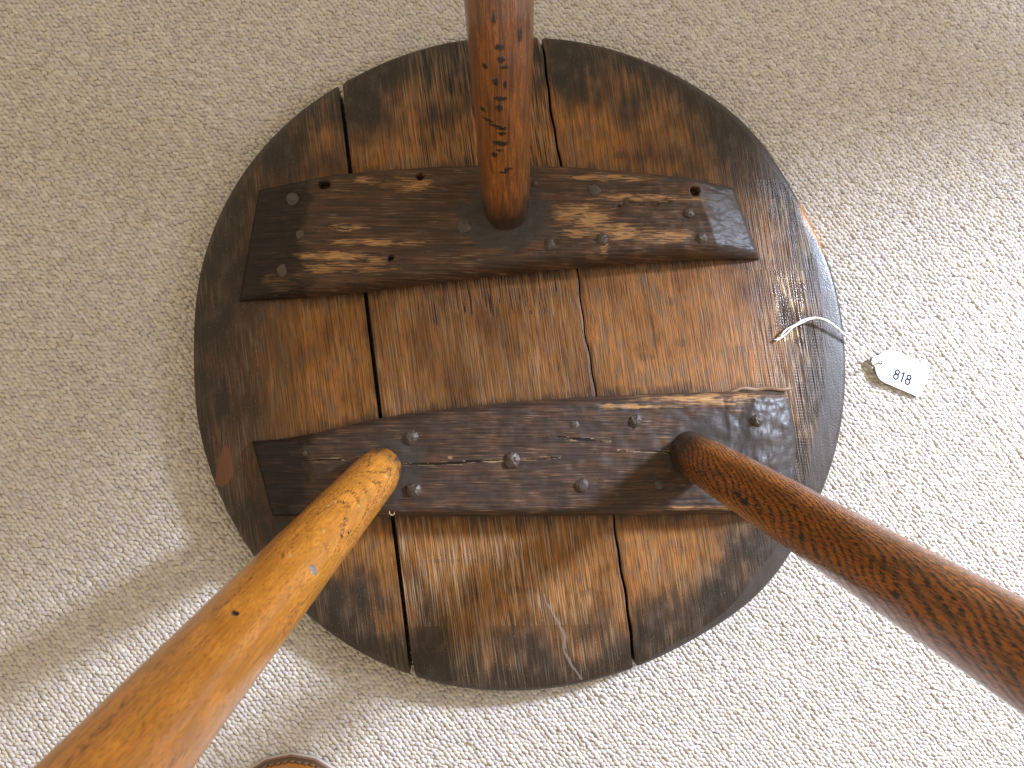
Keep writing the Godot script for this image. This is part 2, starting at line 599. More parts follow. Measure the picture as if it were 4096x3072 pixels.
# -------------------------------------------------------------------- battens
func batten_texture(sd: int, tone: Color, x0: float, z0: float, wide: float, deep: float, worn: Array[Vector4], cracks: Array[Vector4], silver: Array[Vector4], dark_end: float) -> StandardMaterial3D:
	var w := 1024
	var h := int(1024 * deep / wide)
	var grain := noise_map(sd, w, h, 6, 54, 3)
	var fibre := noise_map(sd + 1, w, h, 18, 120, 2)
	var cloud := noise_map(sd + 2, w, h, 14, 9, 3)
	var speck := noise_map(sd + 3, w, h, 200, 60)
	var rgb := PackedByteArray()
	rgb.resize(w * h * 3)
	var rough := PackedByteArray()
	rough.resize(w * h)
	var relief := PackedByteArray()
	relief.resize(w * h)
	for j in h:
		var z := z0 + (j + .5) / h * deep
		for i in w:
			var x := x0 + (i + .5) / w * wide
			var at := j * w + i
			var g := grain[at] / 255.0
			var f := fibre[at] / 255.0
			var c := cloud[at] / 255.0
			var k := .45 + .55 * g + .35 * (f - .5)
			var cr := tone.r * k
			var cg := tone.g * k
			var cb := tone.b * k
			# reddish brown showing through the black polish
			var brown := clampf((c * .6 + g * .6 - .50) * 2.6, 0.0, 1.0) * (.55 + .45 * f)
			cr += (.115 - cr) * brown * .55
			cg += (.048 - cg) * brown * .55
			cb += (.022 - cb) * brown * .55
			# pale dry fibres
			var pale := clampf((f - .66) * 6.0, 0.0, 1.0) * clampf((c - .35) * 3.0, 0.0, 1.0) * .55
			var bare := 0.0
			for s in worn:
				var ex := (x - s.x) / s.z
				var ez := (z - s.y) / s.w
				var q := ex * ex + ez * ez + (f - .5) * 5.5 + (c - .5) * 2.2
				if q < 1.0:
					bare = maxf(bare, minf(1.0, (1.0 - q) * 1.5))
			cr += (.25 - cr) * pale
			cg += (.17 - cg) * pale
			cb += (.10 - cb) * pale
			bare *= .42 + .62 * f
			cr += (.40 + .26 * (f - .5) - cr) * bare
			cg += (.215 + .17 * (f - .5) - cg) * bare
			cb += (.085 + .07 * (f - .5) - cb) * bare
			if x < dark_end + .02:  # left end of the batten darker than the rest
				var a := clampf((dark_end - x + .030 * (c - .5) + .008 * (f - .5)) / .012, 0.0, 1.0) * .72
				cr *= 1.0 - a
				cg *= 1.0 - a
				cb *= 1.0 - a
			var ro := .42 + .16 * f + .2 * bare
			var hi := .5 + .34 * (f - .5) + .22 * (g - .5) - .15 * bare + .25 * pale
			for s in silver:
				var q := pow((x - s.x) / s.z, 2.0) + pow((z - s.y) / s.w, 2.0) + (c - .5) * .6
				if q < 1.0:
					var a := minf(1.0, (1.0 - q) * 3.0)
					cr += (.040 - cr) * a * .8
					cg += (.034 - cg) * a * .8
					cb += (.030 - cb) * a * .8
					ro += (.40 + .10 * c - ro) * a
					hi += (.5 + .22 * (c - .5) + .12 * (speck[at] / 255.0 - .5) - hi) * a
			for s in cracks:
				if x > s.x and x < s.z:
					var u := (x - s.x) / (s.z - s.x)
					var line := s.y + (s.w - s.y) * u + .0022 * (g - .5) + .0016 * (c - .5)
					var half := .0007 * sin(PI * u) * (.3 + 1.4 * f) + .0001
					var off := absf(z - line)
					if off < half:
						cr *= .16
						cg *= .16
						cb *= .16
						hi -= .5
					elif off < half + .0007 and f > .5:
						cr += (.34 - cr) * .5
						cg += (.24 - cg) * .5
						cb += (.13 - cb) * .5
			if speck[at] > 232:
				cr *= .4
				cg *= .4
				cb *= .4
			rgb[at * 3] = lut[clampi(int(cr * 1024), 0, 1024)]
			rgb[at * 3 + 1] = lut[clampi(int(cg * 1024), 0, 1024)]
			rgb[at * 3 + 2] = lut[clampi(int(cb * 1024), 0, 1024)]
			rough[at] = clampi(int(ro * 255), 30, 250)
			relief[at] = clampi(int(hi * 255), 0, 255)
	return wood(rgb_texture(rgb, w, h), grey_texture(rough, w, h), grey_texture(relief, w, h), .07, .34)


func round_in(d: float, w: float) -> float:
	if d >= w:
		return 1.0
	var q := 1.0 - maxf(d, 0.0) / w
	return sqrt(maxf(0.0, 1.0 - q * q))


func batten(top: Array[Vector2], bot: Array[Vector2], xl: Vector2, xr: Vector2, xr_bulge: float, height: Callable, m: Material, x0: float, z0: float, wide: float, deep: float) -> MeshInstance3D:
	var nx := 340
	var nt := 64
	var st := SurfaceTool.new()
	st.begin(Mesh.PRIMITIVE_TRIANGLES)
	for i in nx + 1:
		var s := i / float(nx)
		s = s + .012 * sin(TAU * s) * -1.0
		for j in nt + 1:
			var t := j / float(nt)
			t = t - .085 * sin(TAU * t)
			var a := lerpf(xl.x, xl.y, t)
			var b := lerpf(xr.x, xr.y, t) + xr_bulge * sin(PI * t)
			var x := lerpf(a, b, s)
			var zt := along(top, x)
			var zb := along(bot, x)
			var z := lerpf(zt, zb, t)
			var y: float = height.call(x, z, z - zt, zb - z, x - a, b - x)
			st.set_uv(Vector2((x - x0) / wide, (z - z0) / deep))
			st.add_vertex(Vector3(x, y, z))
	var n := nt + 1
	for i in nx:
		for j in nt:
			var a := i * n + j
			for k: int in [a, a + n, a + 1, a + n, a + n + 1, a + 1]:
				st.add_index(k)
	st.generate_normals()
	return part("batten", st.commit(), m, table)


func make_battens() -> void:
	var lumps := FastNoiseLite.new()
	lumps.seed = 21
	lumps.frequency = 28.0
	lumps.fractal_octaves = 3
	var holes_u: Array[Vector3] = [Vector3(-.1829, -.1476, .0042), Vector3(-.0968, -.1560, .0034), Vector3(-.1226, -.0812, .0030), Vector3(.1558, -.1477, .0050)]
	var h_upper := func(x: float, z: float, dt: float, db: float, dl: float, dr: float) -> float:
		var h := .029 - .005 * pow(absf(x) / .25, 2.0)
		h = minf(h, .0085 + .30 * dl + (.0016 if dl > .058 else 0.0))
		h = minf(h, .010 + .36 * dr)
		h += .0012 * lumps.get_noise_2d(x, z * 1.6)
		h += .0007 * lumps.get_noise_2d(x * 2.0 + 7.0, z * 12.0)
		# split and torn wood on the right
		if x > .080 and x < .137:
			var u := (x - .080) / .057
			var off := absf(z - (-.1328 - .0048 * u + .0014 * sin(u * 21.0)))
			h -= .0045 * clampf(1.0 - off / (.0005 + .0019 * sin(PI * u)), 0, 1)
		for c in holes_u:
			var q := Vector2((x - c.x) * (.72 if c.x < -.15 else 1.0), z - c.y).length() / c.z
			h -= .011 * ss(1.0, .62, q)
		h *= round_in(dt, .0085) * round_in(db + .001, .0135) * round_in(minf(dl, dr), .0085)
		return maxf(h, 0.0) - .0012 * (1.0 if minf(minf(dt, db), minf(dl, dr)) <= 1e-6 else 0.0)
	var worn_u: Array[Vector4] = [Vector4(.048, -.122, .026, .010), Vector4(.070, -.108, .036, .007), Vector4(.117, -.103, .016, .006), Vector4(.135, -.105, .016, .005), Vector4(.11, -.140, .040, .003), Vector4(.075, -.158, .035, .0025), Vector4(-.222, -.060, .014, .008), Vector4(-.160, -.108, .012, .003), Vector4(-.105, -.149, .018, .006), Vector4(-.165, -.072, .035, .004), Vector4(-.175, -.082, .03, .004), Vector4(-.14, -.095, .04, .003), Vector4(-.135, -.078, .008, .005), Vector4(-.145, -.152, .01, .003), Vector4(.07, -.095, .004, .009)]
	var cracks_u: Array[Vector4] = [Vector4(-.178, -.1085, -.158, -.106)]
	var silver_u: Array[Vector4] = [Vector4(.195, -.125, .026, .050), Vector4(.16, -.160, .035, .005), Vector4(-.018, -.118, .048, .034)]
	var x0 := -.268
	var z0 := -.176
	var wide := .497
	var deep := .134
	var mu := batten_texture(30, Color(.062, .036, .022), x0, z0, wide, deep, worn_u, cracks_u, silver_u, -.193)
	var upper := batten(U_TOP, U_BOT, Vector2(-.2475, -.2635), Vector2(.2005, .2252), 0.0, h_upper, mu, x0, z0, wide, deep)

	var h_lower := func(x: float, z: float, dt: float, db: float, dl: float, dr: float) -> float:
		var h := .030 - .005 * pow(absf(x) / .25, 2.0)
		h = minf(h, .010 + .24 * dl + (.0022 if dl > .049 + .2 * (z - .1) else 0.0))
		h = minf(h, .013 + .34 * dr)
		h += .0012 * lumps.get_noise_2d(x + 3.0, z * 1.6)
		h += .0006 * lumps.get_noise_2d(x * 2.0, z * 12.0)
		if dr < .07:
			h += .0016 * lumps.get_noise_2d(x * 2.2, z * 1.3 + 9.0)
		h *= round_in(dt + .0008, .0105) * round_in(db, .0095) * round_in(minf(dl, dr), .0085)
		return maxf(h, 0.0) - .0012 * (1.0 if minf(minf(dt, db), minf(dl, dr)) <= 1e-6 else 0.0)
	var worn_l: Array[Vector4] = [Vector4(.20, .042, .05, .0025), Vector4(.15, .0445, .05, .003), Vector4(.17, .049, .03, .002), Vector4(-.0685, .0971, .0018, .0016), Vector4(.10, .052, .03, .002), Vector4(.16, .143, .03, .002)]
	var cracks_l: Array[Vector4] = [Vector4(-.1098, .1039, -.0203, .1004), Vector4(-.0059, .0996, .030, .0976), Vector4(-.1941, .1002, -.158, .0982), Vector4(.02, .079, .075, .084), Vector4(.08, .091, .135, .094)]
	var silver_l: Array[Vector4] = [Vector4(.225, .085, .040, .055), Vector4(.18, .085, .03, .03), Vector4(-.118, .106, .030, .032), Vector4(.150, .092, .030, .03)]
	x0 = -.252
	z0 = .028
	wide = .51
	deep = .128
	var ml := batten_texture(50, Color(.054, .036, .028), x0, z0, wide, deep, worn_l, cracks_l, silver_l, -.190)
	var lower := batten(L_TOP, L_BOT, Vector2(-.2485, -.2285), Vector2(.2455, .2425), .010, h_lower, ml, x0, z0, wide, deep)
	# a splinter that has lifted from the lower batten's edge
	var st := SurfaceTool.new()
	st.begin(Mesh.PRIMITIVE_TRIANGLES)
	var line: Array[Vector3] = []
	for k in 14:
		var u := k / 13.0
		line.append(Vector3(lerpf(.184, .250, u), .011 + .001 * sin(u * 9.0), lerpf(.0395, .0345, minf(1.0, u * 4.0)) + .0006 * sin(u * 17.0)))
	sweep(st, line, .0021, 6, .5)
	st.generate_normals()
	part("splinter", st.commit(), plain(Color(.16, .085, .04), .55), lower)

	var iron := nail_material()
	var nails_u: Array[Vector3] = [Vector3(-.2122, -.1354, .0062), Vector3(-.2029, -.1019, .0056), Vector3(-.2185, -.0700, .0062), Vector3(-.0568, -.1108, .0072), Vector3(.0074, -.1509, .0034), Vector3(.0625, -.1467, .0062), Vector3(.1497, -.1270, .0054), Vector3(.1613, -.1029, .0058), Vector3(.0689, -.0999, .0058), Vector3(.0207, -.0945, .0056)]
	for k in nails_u.size():
		var p := nails_u[k]
		var dt := p.y - along(U_TOP, p.x)
		var y: float = h_upper.call(p.x, p.y, dt, along(U_BOT, p.x) - p.y, p.x + .255, .213 - p.x)
		part("nail_head", nail(p.z, .0016 if k in [1, 5] else .0030, k), iron, upper, Vector3(p.x, y - .0005, p.y))
	var nails_l: Array[Vector3] = [Vector3(-.1035, .0800, .0074), Vector3(-.0999, .1262, .0068), Vector3(-.0133, .1004, .0074), Vector3(.0421, .0692, .0052), Vector3(.0972, .0654, .0062), Vector3(.2087, .0644, .0062), Vector3(.0484, .1221, .0064), Vector3(.1178, .1219, .0046), Vector3(-.1955, .0933, .0042)]
	for k in nails_l.size():
		var p := nails_l[k]
		var y: float = h_lower.call(p.x, p.y, p.y - along(L_TOP, p.x), along(L_BOT, p.x) - p.y, p.x + .24, .25 - p.x)
		part("nail_head", nail(p.z, .0020 if k in [3, 7] else .0042, 20 + k), iron, lower, Vector3(p.x, y - .0006, p.y))
	# wooden plug at the lower edge
	var peg := SurfaceTool.new()
	peg.begin(Mesh.PRIMITIVE_TRIANGLES)
	var loop: Array[Vector3] = []
	for k in 13:
		loop.append(Vector3(cos(TAU * k / 12.0) * .0024, .0004, sin(TAU * k / 12.0) * .0029))
	sweep(peg, loop, .0006, 5, 1.0)
	peg.generate_normals()
	var py: float = h_lower.call(-.119, .145, .08, .006, .1, .3)
	part("worm_cast", peg.commit(), plain(Color(.33, .22, .11), .7), lower, Vector3(-.119, py, .145))


func nail_material() -> StandardMaterial3D:
	var m := plain(Color(.062, .046, .037), .48, .5)
	m.metallic = .35
	var n := FastNoiseLite.new()
	n.seed = 77
	n.frequency = .06
	var t := NoiseTexture2D.new()
	t.width = 128
	t.height = 128
	t.seamless = true
	t.noise = n
	m.uv1_triplanar = true
	m.uv1_scale = Vector3(60, 60, 60)
	m.heightmap_enabled = true
	m.heightmap_texture = t
	m.heightmap_scale = .012
	return m


func nail(r: float, h: float, sd: int) -> ArrayMesh:
	# hand forged head: a few hammered facets round a blunt crown
	var g := RandomNumberGenerator.new()
	g.seed = 900 + sd
	var st := SurfaceTool.new()
	st.begin(Mesh.PRIMITIVE_TRIANGLES)
	var n := 11
	var rings: Array = []
	var turn := g.randf() * TAU
	var edge: Array[float] = []
	for k in n:
		edge.append(g.randf_range(.86, 1.08))
	for lv: Vector2 in [Vector2(1.0, -.35), Vector2(1.03, .12), Vector2(.88, .55), Vector2(.48, .93)]:
		var ring: Array[Vector3] = []
		for k in n:
			var a := turn + TAU * k / n
			var q := r * lv.x * edge[k] * (1.0 if lv.x > .9 else g.randf_range(.82, 1.1))
			ring.append(Vector3(cos(a) * q, h * lv.y * (1.0 if lv.x > .9 else g.randf_range(.85, 1.1)), sin(a) * q))
		rings.append(ring)
	var tip := Vector3(g.randf_range(-.2, .2) * r, h * 1.02, g.randf_range(-.2, .2) * r)
	st.set_smooth_group(-1)
	for l in rings.size() - 1:
		for k in n:
			var k2 := (k + 1) % n
			for v: Vector3 in [rings[l][k], rings[l + 1][k], rings[l][k2], rings[l][k2], rings[l + 1][k], rings[l + 1][k2]]:
				st.add_vertex(v)
	for k in n:
		for v: Vector3 in [rings[3][k], tip, rings[3][(k + 1) % n]]:
			st.add_vertex(v)
	st.generate_normals()
	return st.commit()


func stroke(st: SurfaceTool, line: Array[Vector2], wide: float, place: Callable) -> void:
	# a printed line: a thin ribbon
	for k in line.size() - 1:
		var a := line[k]
		var b := line[k + 1]
		var ta := (b - (line[k - 1] if k > 0 else a)).normalized()
		var tb := ((line[k + 2] if k + 2 < line.size() else b) - a).normalized()
		if line[0].is_equal_approx(line[line.size() - 1]):
			ta = (b - line[(k - 1 + line.size() - 1) % (line.size() - 1)]).normalized()
			tb = (line[(k + 2) % (line.size() - 1)] - a).normalized()
		var na := Vector2(-ta.y, ta.x) * wide / 2
		var nb := Vector2(-tb.y, tb.x) * wide / 2
		for v: Vector2 in [a + na, b + nb, a - na, b + nb, b - nb, a - na]:
			st.add_vertex(place.call(v, .00003 * (k % 2)))


func sweep(st: SurfaceTool, line: Array[Vector3], r: float, sides: int, flat := 1.0) -> void:
	# a tube along a line, as its own indexed strip of vertices
	var first := st.get_meta("count", 0) as int
	var n := line.size()
	for k in n:
		var t := (line[mini(k + 1, n - 1)] - line[maxi(k - 1, 0)]).normalized()
		var side := t.cross(Vector3.UP if absf(t.y) < .9 else Vector3.RIGHT).normalized()
		var up := side.cross(t)
		for s in sides + 1:
			var a := TAU * s / sides
			var q := r * (.15 if k == 0 or k == n - 1 else 1.0)
			st.add_vertex(line[k] + side * cos(a) * q + up * sin(a) * q * flat)
	for k in n - 1:
		for s in sides:
			var a := first + k * (sides + 1) + s
			for i: int in [a, a + 1, a + sides + 1, a + 1, a + sides + 2, a + sides + 1]:
				st.add_index(i)
	st.set_meta("count", first + n * (sides + 1))


# -------------------------------------------------------------------- legs
const LEG_W := 512
const LEG_H := 1400
const LEG_LONG := 0.70


func leg_texture(style: int, spots: Array[Vector4]) -> StandardMaterial3D:
	var w := LEG_W
	var h := LEG_H
	var fine := noise_map(100 + style, w, h, 175, 16, 2)
	var pores := noise_map(110 + style, w, h, 170, 105)
	var streak := noise_map(120 + style, w, h, 34, 7, 3)
	var cloud := noise_map(130 + style, w, h, 9, 16, 4)
	var warp := noise_map(140 + style, w, h, 5, 9, 1)
	var rgb := PackedByteArray()
	rgb.resize(w * h * 3)
	var rough := PackedByteArray()
	rough.resize(w * h)
	var relief := PackedByteArray()
	relief.resize(w * h)
	var tone: Color = [Color(.345, .118, .022), Color(.66, .265, .036), Color(.33, .108, .016)][style]
	var ink: Color = [Color(.055, .026, .014), Color(.075, .030, .011), Color(.014, .008, .005)][style]
	for j in h:
		var s := (j + .5) / h * LEG_LONG
		for i in w:
			var a := ((i + .5) / w - .5) * TAU
			var at := j * w + i
			var f := fine[at] / 255.0
			var po := pores[at] / 255.0
			var t := streak[at] / 255.0
			var c := cloud[at] / 255.0
			var wp := warp[at] / 255.0
			var line := 0.0
			if style == 1:
				var q := a + .10 + (wp - .5) * .5
				var v := 4.6 * q * q - 30.0 * s + 1.3 * wp + .25 * (f - .5)
				var band := ss(.05, .85, sin(TAU * v))
				line = band * clampf(.30 + (.56 - po) * 3.4, 0.0, .95) * (.30 + .70 * ss(.27, .17, s))
				line = maxf(line, clampf((.50 - t) * 3.4, 0.0, .8) * clampf(.25 + (.58 - po) * 3.0, 0.0, 1.0) * clampf(absf(a + .1) * 1.6, .55, 1.0))
				line = maxf(line, clampf((.38 - po) * 4.0, 0.0, .55) * clampf(t * 1.5 - .2, .2, 1.0))
				line = maxf(line, clampf((.45 - f) * 3.2, 0.0, .6) * clampf(absf(a + .1) * 1.3 - .25 + (t - .5), 0.15, 1.0))
				if c < .36:
					line *= .35
			elif style == 2:
				var v := 80.0 * s - 1.4 * a + 1.8 * exp(-1.4 * clampf(a, -1.6, 1.6)) + 1.8 * wp + .25 * (f - .5)
				var band := ss(-.5, .6, sin(TAU * v))
				line = band * clampf(.68 + (.55 - po) * 3.6, 0.0, 1.0)
				line = maxf(line, clampf((t - .60) * 3.0, 0.0, .6))
				line = maxf(line, clampf((.42 - f) * 3.0, 0.0, .4))
				line = maxf(line, clampf((.36 - po) * 6.0, 0.0, .8))
			else:
				line = clampf((.42 - po) * 3.6, 0.0, .62) * clampf(.4 + t, 0.0, 1.0)
				line = maxf(line, clampf((.52 - f) * 3.6, 0.0, .75))
				line = maxf(line, clampf((.46 - t) * 3.2, 0.0, .8))
				if a < -.55:  # shading of the leg's left side painted into its colour
					line = maxf(line, clampf(.62 * ss(-.55, -1.0, a) * (.5 + t), 0.0, .8))
			var k := .74 + .26 * f + .5 * (c - .5)
			var cr := tone.r * k
			var cg := tone.g * k * (.92 + .16 * t)
			var cb := tone.b * k
			# grime where the leg enters the batten
			var grime := clampf(((.050 if style == 1 else .070) - s + .030 * (c - .5) + .016 * (f - .5) + .010 * (t - .5)) / .026, 0.0, 1.0) * (.75 + .25 * f)
			cr += (ink.r - cr) * line
			cg += (ink.g - cg) * line
			cb += (ink.b - cb) * line
			cr += (.014 - cr) * grime
			cg += (.010 - cg) * grime
			cb += (.008 - cb) * grime
			if style == 1:
				for p: Vector3 in [Vector3(.075, -.35, .0022), Vector3(.152, -.25, .0018), Vector3(.168, .42, .0020), Vector3(.178, .52, .0016), Vector3(.215, .05, .0016), Vector3(.262, .30, .0018)]:
					var q := pow((s - p.x) / (p.z * .9), 2.0) + pow((a - p.y) / (p.z * 26.0), 2.0) + (c - .5) * .8
					if q < 1.0:
						cr = .50
						cg = .34
						cb = .16
			var ro := .21 + .10 * f + .16 * line
			var hi := .6 + .16 * (f - .5) - .30 * line + .2 * (c - .5)
			for p in spots:
				if absf(s - p.x) > .02:
					continue
				var q := pow((s - p.x) / (p.z * 1.35), 2.0) + pow((a - p.y) / (p.w * 1.15), 2.0) + (f - .5) * 1.0 + (po - .5) * 1.2
				if q < 1.0:
					var d := minf(1.0, (1.0 - q) * 2.0)
					cr += (.012 - cr) * d
					cg += (.010 - cg) * d
					cb += (.010 - cb) * d
					hi -= .3 * d
			rgb[at * 3] = lut[clampi(int(cr * 1024), 0, 1024)]
			rgb[at * 3 + 1] = lut[clampi(int(cg * 1024), 0, 1024)]
			rgb[at * 3 + 2] = lut[clampi(int(cb * 1024), 0, 1024)]
			rough[at] = clampi(int(ro * 255), 30, 250)
			relief[at] = clampi(int(hi * 255), 0, 255)
	return wood(rgb_texture(rgb, w, h), grey_texture(rough, w, h), grey_texture(relief, w, h), .07, .55)


func make_legs() -> void:
	var feet: Array[Vector2] = [Vector2(-.0171, -.1189), Vector2(-.1264, .1019), Vector2(.1437, .0876)]
	var lean: Array[Vector2] = [Vector2(-.0671, -.3040), Vector2(-.1557, .2756), Vector2(.1666, .2572)]
	var labels: Array[String] = ["red brown leg with a chain of black ink-like spots", "honey orange polished leg with flame grain", "dark brown leg with dense black flecks"]
	var spots0: Array[Vector4] = [Vector4(.2711, -.164, .005, .06), Vector4(.2522, .60, .006, .07), Vector4(.2468, -.042, .0022, .13), Vector4(.2361, .019, .002, .13), Vector4(.2273, -.523, .002, .12), Vector4(.2288, .072, .0014, .12), Vector4(.2152, -.197, .003, .10), Vector4(.2131, .096, .003, .05), Vector4(.1987, -.077, .002, .22), Vector4(.1818, -.735, .002, .14), Vector4(.1893, -.112, .0032, .10), Vector4(.1727, -.552, .0016, .22), Vector4(.1690, -.30, .0014, .24), Vector4(.1666, -.056, .0018, .18), Vector4(.1606, -.062, .0018, .16), Vector4(.1488, -.13, .0026, .28), Vector4(.1343, -.37, .0030, .12), Vector4(.1410, -.16, .0016, .12), Vector4(.117, .122, .0018, .16), Vector4(.1133, -.05, .0016, .16)]
	var spots1: Array[Vector4] = [Vector4(.3351, .331, .0018, .08), Vector4(.1877, -.573, .0012, .06), Vector4(.20, -.45, .0012, .05)]
	var spots2: Array[Vector4] = [Vector4(.1549, .40, .008, .10), Vector4(.165, .50, .006, .12), Vector4(.24, .45, .003, .07), Vector4(.33, .35, .003, .10), Vector4(.22, -.25, .003, .04)]
	var spots: Array = [spots0, spots1, spots2]
	var eye := Vector3(-.05245, .73776, .08615)
	var wob := FastNoiseLite.new()
	wob.seed = 5
	wob.frequency = 14.0
	for k in 3:
		var typed: Array[Vector4] = []
		typed.assign(spots[k])
		var m := leg_texture(k, typed)
		var base := Vector3(feet[k].x, 0, feet[k].y)
		var d := Vector3(lean[k].x, 1, lean[k].y).normalized()
		var e1 := eye - (base + d * .12)
		e1 = (e1 - d * e1.dot(d)).normalized()
		var e2 := d.cross(e1)
		var st := SurfaceTool.new()
		st.begin(Mesh.PRIMITIVE_TRIANGLES)
		var long := .64
		var ns := 150
		var na := 48
		for j in ns + 1:
			var s := .004 + (long - .004) * j / ns
			var r := .0206 + .0069 * s - .0012 * exp(-pow((s - .030) / .007, 2.0))
			if s > long - .006:
				r -= .003 * pow((s - long + .006) / .006, 2.0)
			for i in na + 1:
				var a := (i / float(na) - .5) * TAU
				var q := r + .0005 * wob.get_noise_3d(s * 1.2 + k * 5.0, sin(a) * .05, cos(a) * .05)
				st.set_uv(Vector2(i / float(na), s / LEG_LONG))
				st.add_vertex(base + d * s + (e1 * cos(a) + e2 * sin(a)) * q)
		var w := na + 1
		for j in ns:
			for i in na:
				var a := j * w + i
				for n: int in [a, a + 1, a + w, a + 1, a + w + 1, a + w]:
					st.add_index(n)
		# the foot's end
		var c := (ns + 1) * w
		st.set_uv(Vector2(.5, long / LEG_LONG))
		st.add_vertex(base + d * (long + .001))
		for i in na:
			for n: int in [ns * w + i, ns * w + i + 1, c]:
				st.add_index(n)
		st.generate_normals()
		m.clearcoat_enabled = true
		m.clearcoat = .5
		m.clearcoat_roughness = .10
		var leg := part("leg", st.commit(), m, table)
		leg.set_meta("label", labels[k])
		if k == 1:
			var s := .2558
			var a := -.44
			var head := part("nail_head", nail(.0036, .0012, 60), plain(Color(.20, .20, .21), .35, .6), leg)
			var out := e1 * cos(a) + e2 * sin(a)
			head.transform = Transform3D(Basis(d, out, d.cross(out)), base + d * s + out * (.0206 + .0069 * s - .0004))


# ==================================================================== tag
func make_tag() -> void:
	var t := Node3D.new()
	t.name = "price_tag"
	add_child(t)
	var hole := Vector2(.3519, .0069)
	t.position = Vector3(hole.x, .0072, hole.y - .001)
	tag(t, "small white card lot tag printed 818 with white string, lying on the carpet", "tag")
	# outline from the hole, x along the tag, y across
	var ax := Vector2(.927, .374)
	var ay := Vector2(-.374, .927)
	var outline := PackedVector2Array()
	for p: Vector2 in [Vector2(-.0092, .0015), Vector2(-.0088, -.0024), Vector2(-.0070, -.0046), Vector2(-.0040, -.0062), Vector2(-.0033, -.0078), Vector2(-.0012, -.0110), Vector2(.0030, -.0150), Vector2(.0070, -.0165), Vector2(.0110, -.0168), Vector2(.0455, -.0166), Vector2(.0490, -.0152), Vector2(.0506, -.0128), Vector2(.0509, .0122), Vector2(.0502, .0150), Vector2(.0480, .0166), Vector2(.0110, .0168), Vector2(.0070, .0164), Vector2(.0030, .0146), Vector2(-.0010, .0108), Vector2(-.0028, .0078), Vector2(-.0036, .0062), Vector2(-.0068, .0050), Vector2(-.0086, .0034)]:
		outline.append(p)
	var hole_ring := PackedVector2Array()
	for k in 14:
		hole_ring.append(Vector2.from_angle(TAU * k / 14.0) * .0022)
	var bend := func(p: Vector2) -> float:
		return .0036 * ss(.046, -.009, p.x) + .0004 * sin(p.y * 90.0)
	var place := func(p: Vector2, y: float) -> Vector3:
		var q := ax * p.x + ay * p.y
		return Vector3(q.x, y + bend.call(p), q.y)
	var st := SurfaceTool.new()
	st.begin(Mesh.PRIMITIVE_TRIANGLES)
	st.set_smooth_group(-1)
	# grid points make the bent card smooth
	var pts := PackedVector2Array()
	pts.append_array(outline)
	pts.append_array(hole_ring)
	for i in 25:
		for j in 14:
			var p := Vector2(-.008 + i * .0025, -.0155 + j * .0024)
			var edge_in := Geometry2D.is_point_in_polygon(p, outline) and p.length() > .0031
			for k in outline.size():
				edge_in = edge_in and p.distance_to(Geometry2D.get_closest_point_to_segment(p, outline[k], outline[(k + 1) % outline.size()])) > .0008
			if edge_in:
				pts.append(p)
	var tri := Geometry2D.triangulate_delaunay(pts)
	for k in range(0, tri.size(), 3):
		var a := pts[tri[k]]
		var b := pts[tri[k + 1]]
		var c := pts[tri[k + 2]]
		var mid := (a + b + c) / 3.0
		if not Geometry2D.is_point_in_polygon(mid, outline) or mid.length() < .0021:
			continue
		var up := (b - a).cross(c - a) > 0
		for p: Vector2 in ([a, b, c] if up else [a, c, b]):
			st.add_vertex(place.call(p, .0004))
		for p: Vector2 in ([a, c, b] if up else [a, b, c]):
			st.add_vertex(place.call(p, -.0004))
	for loop: PackedVector2Array in [outline, hole_ring]:
		for k in loop.size():
			var a := loop[k]
			var b := loop[(k + 1) % loop.size()]
			for v: Vector3 in [place.call(a, .0004), place.call(b, .0004), place.call(a, -.0004), place.call(b, .0004), place.call(b, -.0004), place.call(a, -.0004)]:
				st.add_vertex(v)
	st.generate_normals()
	part("card", st.commit(), plain(Color(.70, .70, .71), .7, .3), t)
	# the printed number
	var ink := SurfaceTool.new()
	ink.begin(Mesh.PRIMITIVE_TRIANGLES)
	var print_at := func(v: Vector2, lift: float) -> Vector3:
		return place.call(Vector2(.0262 + v.x, .0045 - v.y), .00052 + lift)
	for k in 3:
		var ox := (k - 1) * .0066
		if k == 1:
			stroke(ink, [Vector2(ox + .0004, -.0052), Vector2(ox + .0004, .0052)] as Array[Vector2], .0018, print_at)
			stroke(ink, [Vector2(ox + .0002, .0046), Vector2(ox - .0019, .0030)] as Array[Vector2], .0015, print_at)
		else:
			for ring: Vector3 in [Vector3(.00205, .00235, .0023), Vector3(.00235, .00275, -.0022)]:
				var loop: Array[Vector2] = []
				for n in 25:
					loop.append(Vector2(ox + cos(TAU * n / 24.0) * ring.x, ring.z + sin(TAU * n / 24.0) * ring.y))
				stroke(ink, loop, .00165, print_at)
	ink.generate_normals()
	part("printed_number", ink.commit(), plain(Color(.022, .022, .05), .7, .2), t)
	# two strands of string from the card, over the rim, to the old tape
	var cotton := plain(Color(.72, .71, .70), .85, .2)
	var st2 := SurfaceTool.new()
	st2.begin(Mesh.PRIMITIVE_TRIANGLES)
	var stops: Array[Vector3] = [Vector3(.2410, .0338, -.0140), Vector3(.2531, .0350, -.0245), Vector3(.2632, .0372, -.0300), Vector3(.2713, .0390, -.0328), Vector3(.2830, .0385, -.0321), Vector3(.2962, .0362, -.0250), Vector3(.3085, .0325, -.0158), Vector3(.3255, .0285, -.0048), Vector3(.3390, .0240, .0028), Vector3(.3470, .0180, .0060), Vector3(.3519, .0095, .0059)]
	var curve := Curve3D.new()
	for k in stops.size():
		var tan := (stops[mini(k + 1, stops.size() - 1)] - stops[maxi(k - 1, 0)]) / 6.0
		curve.add_point(stops[k] - t.position, -tan, tan)
	var long := curve.get_baked_length()
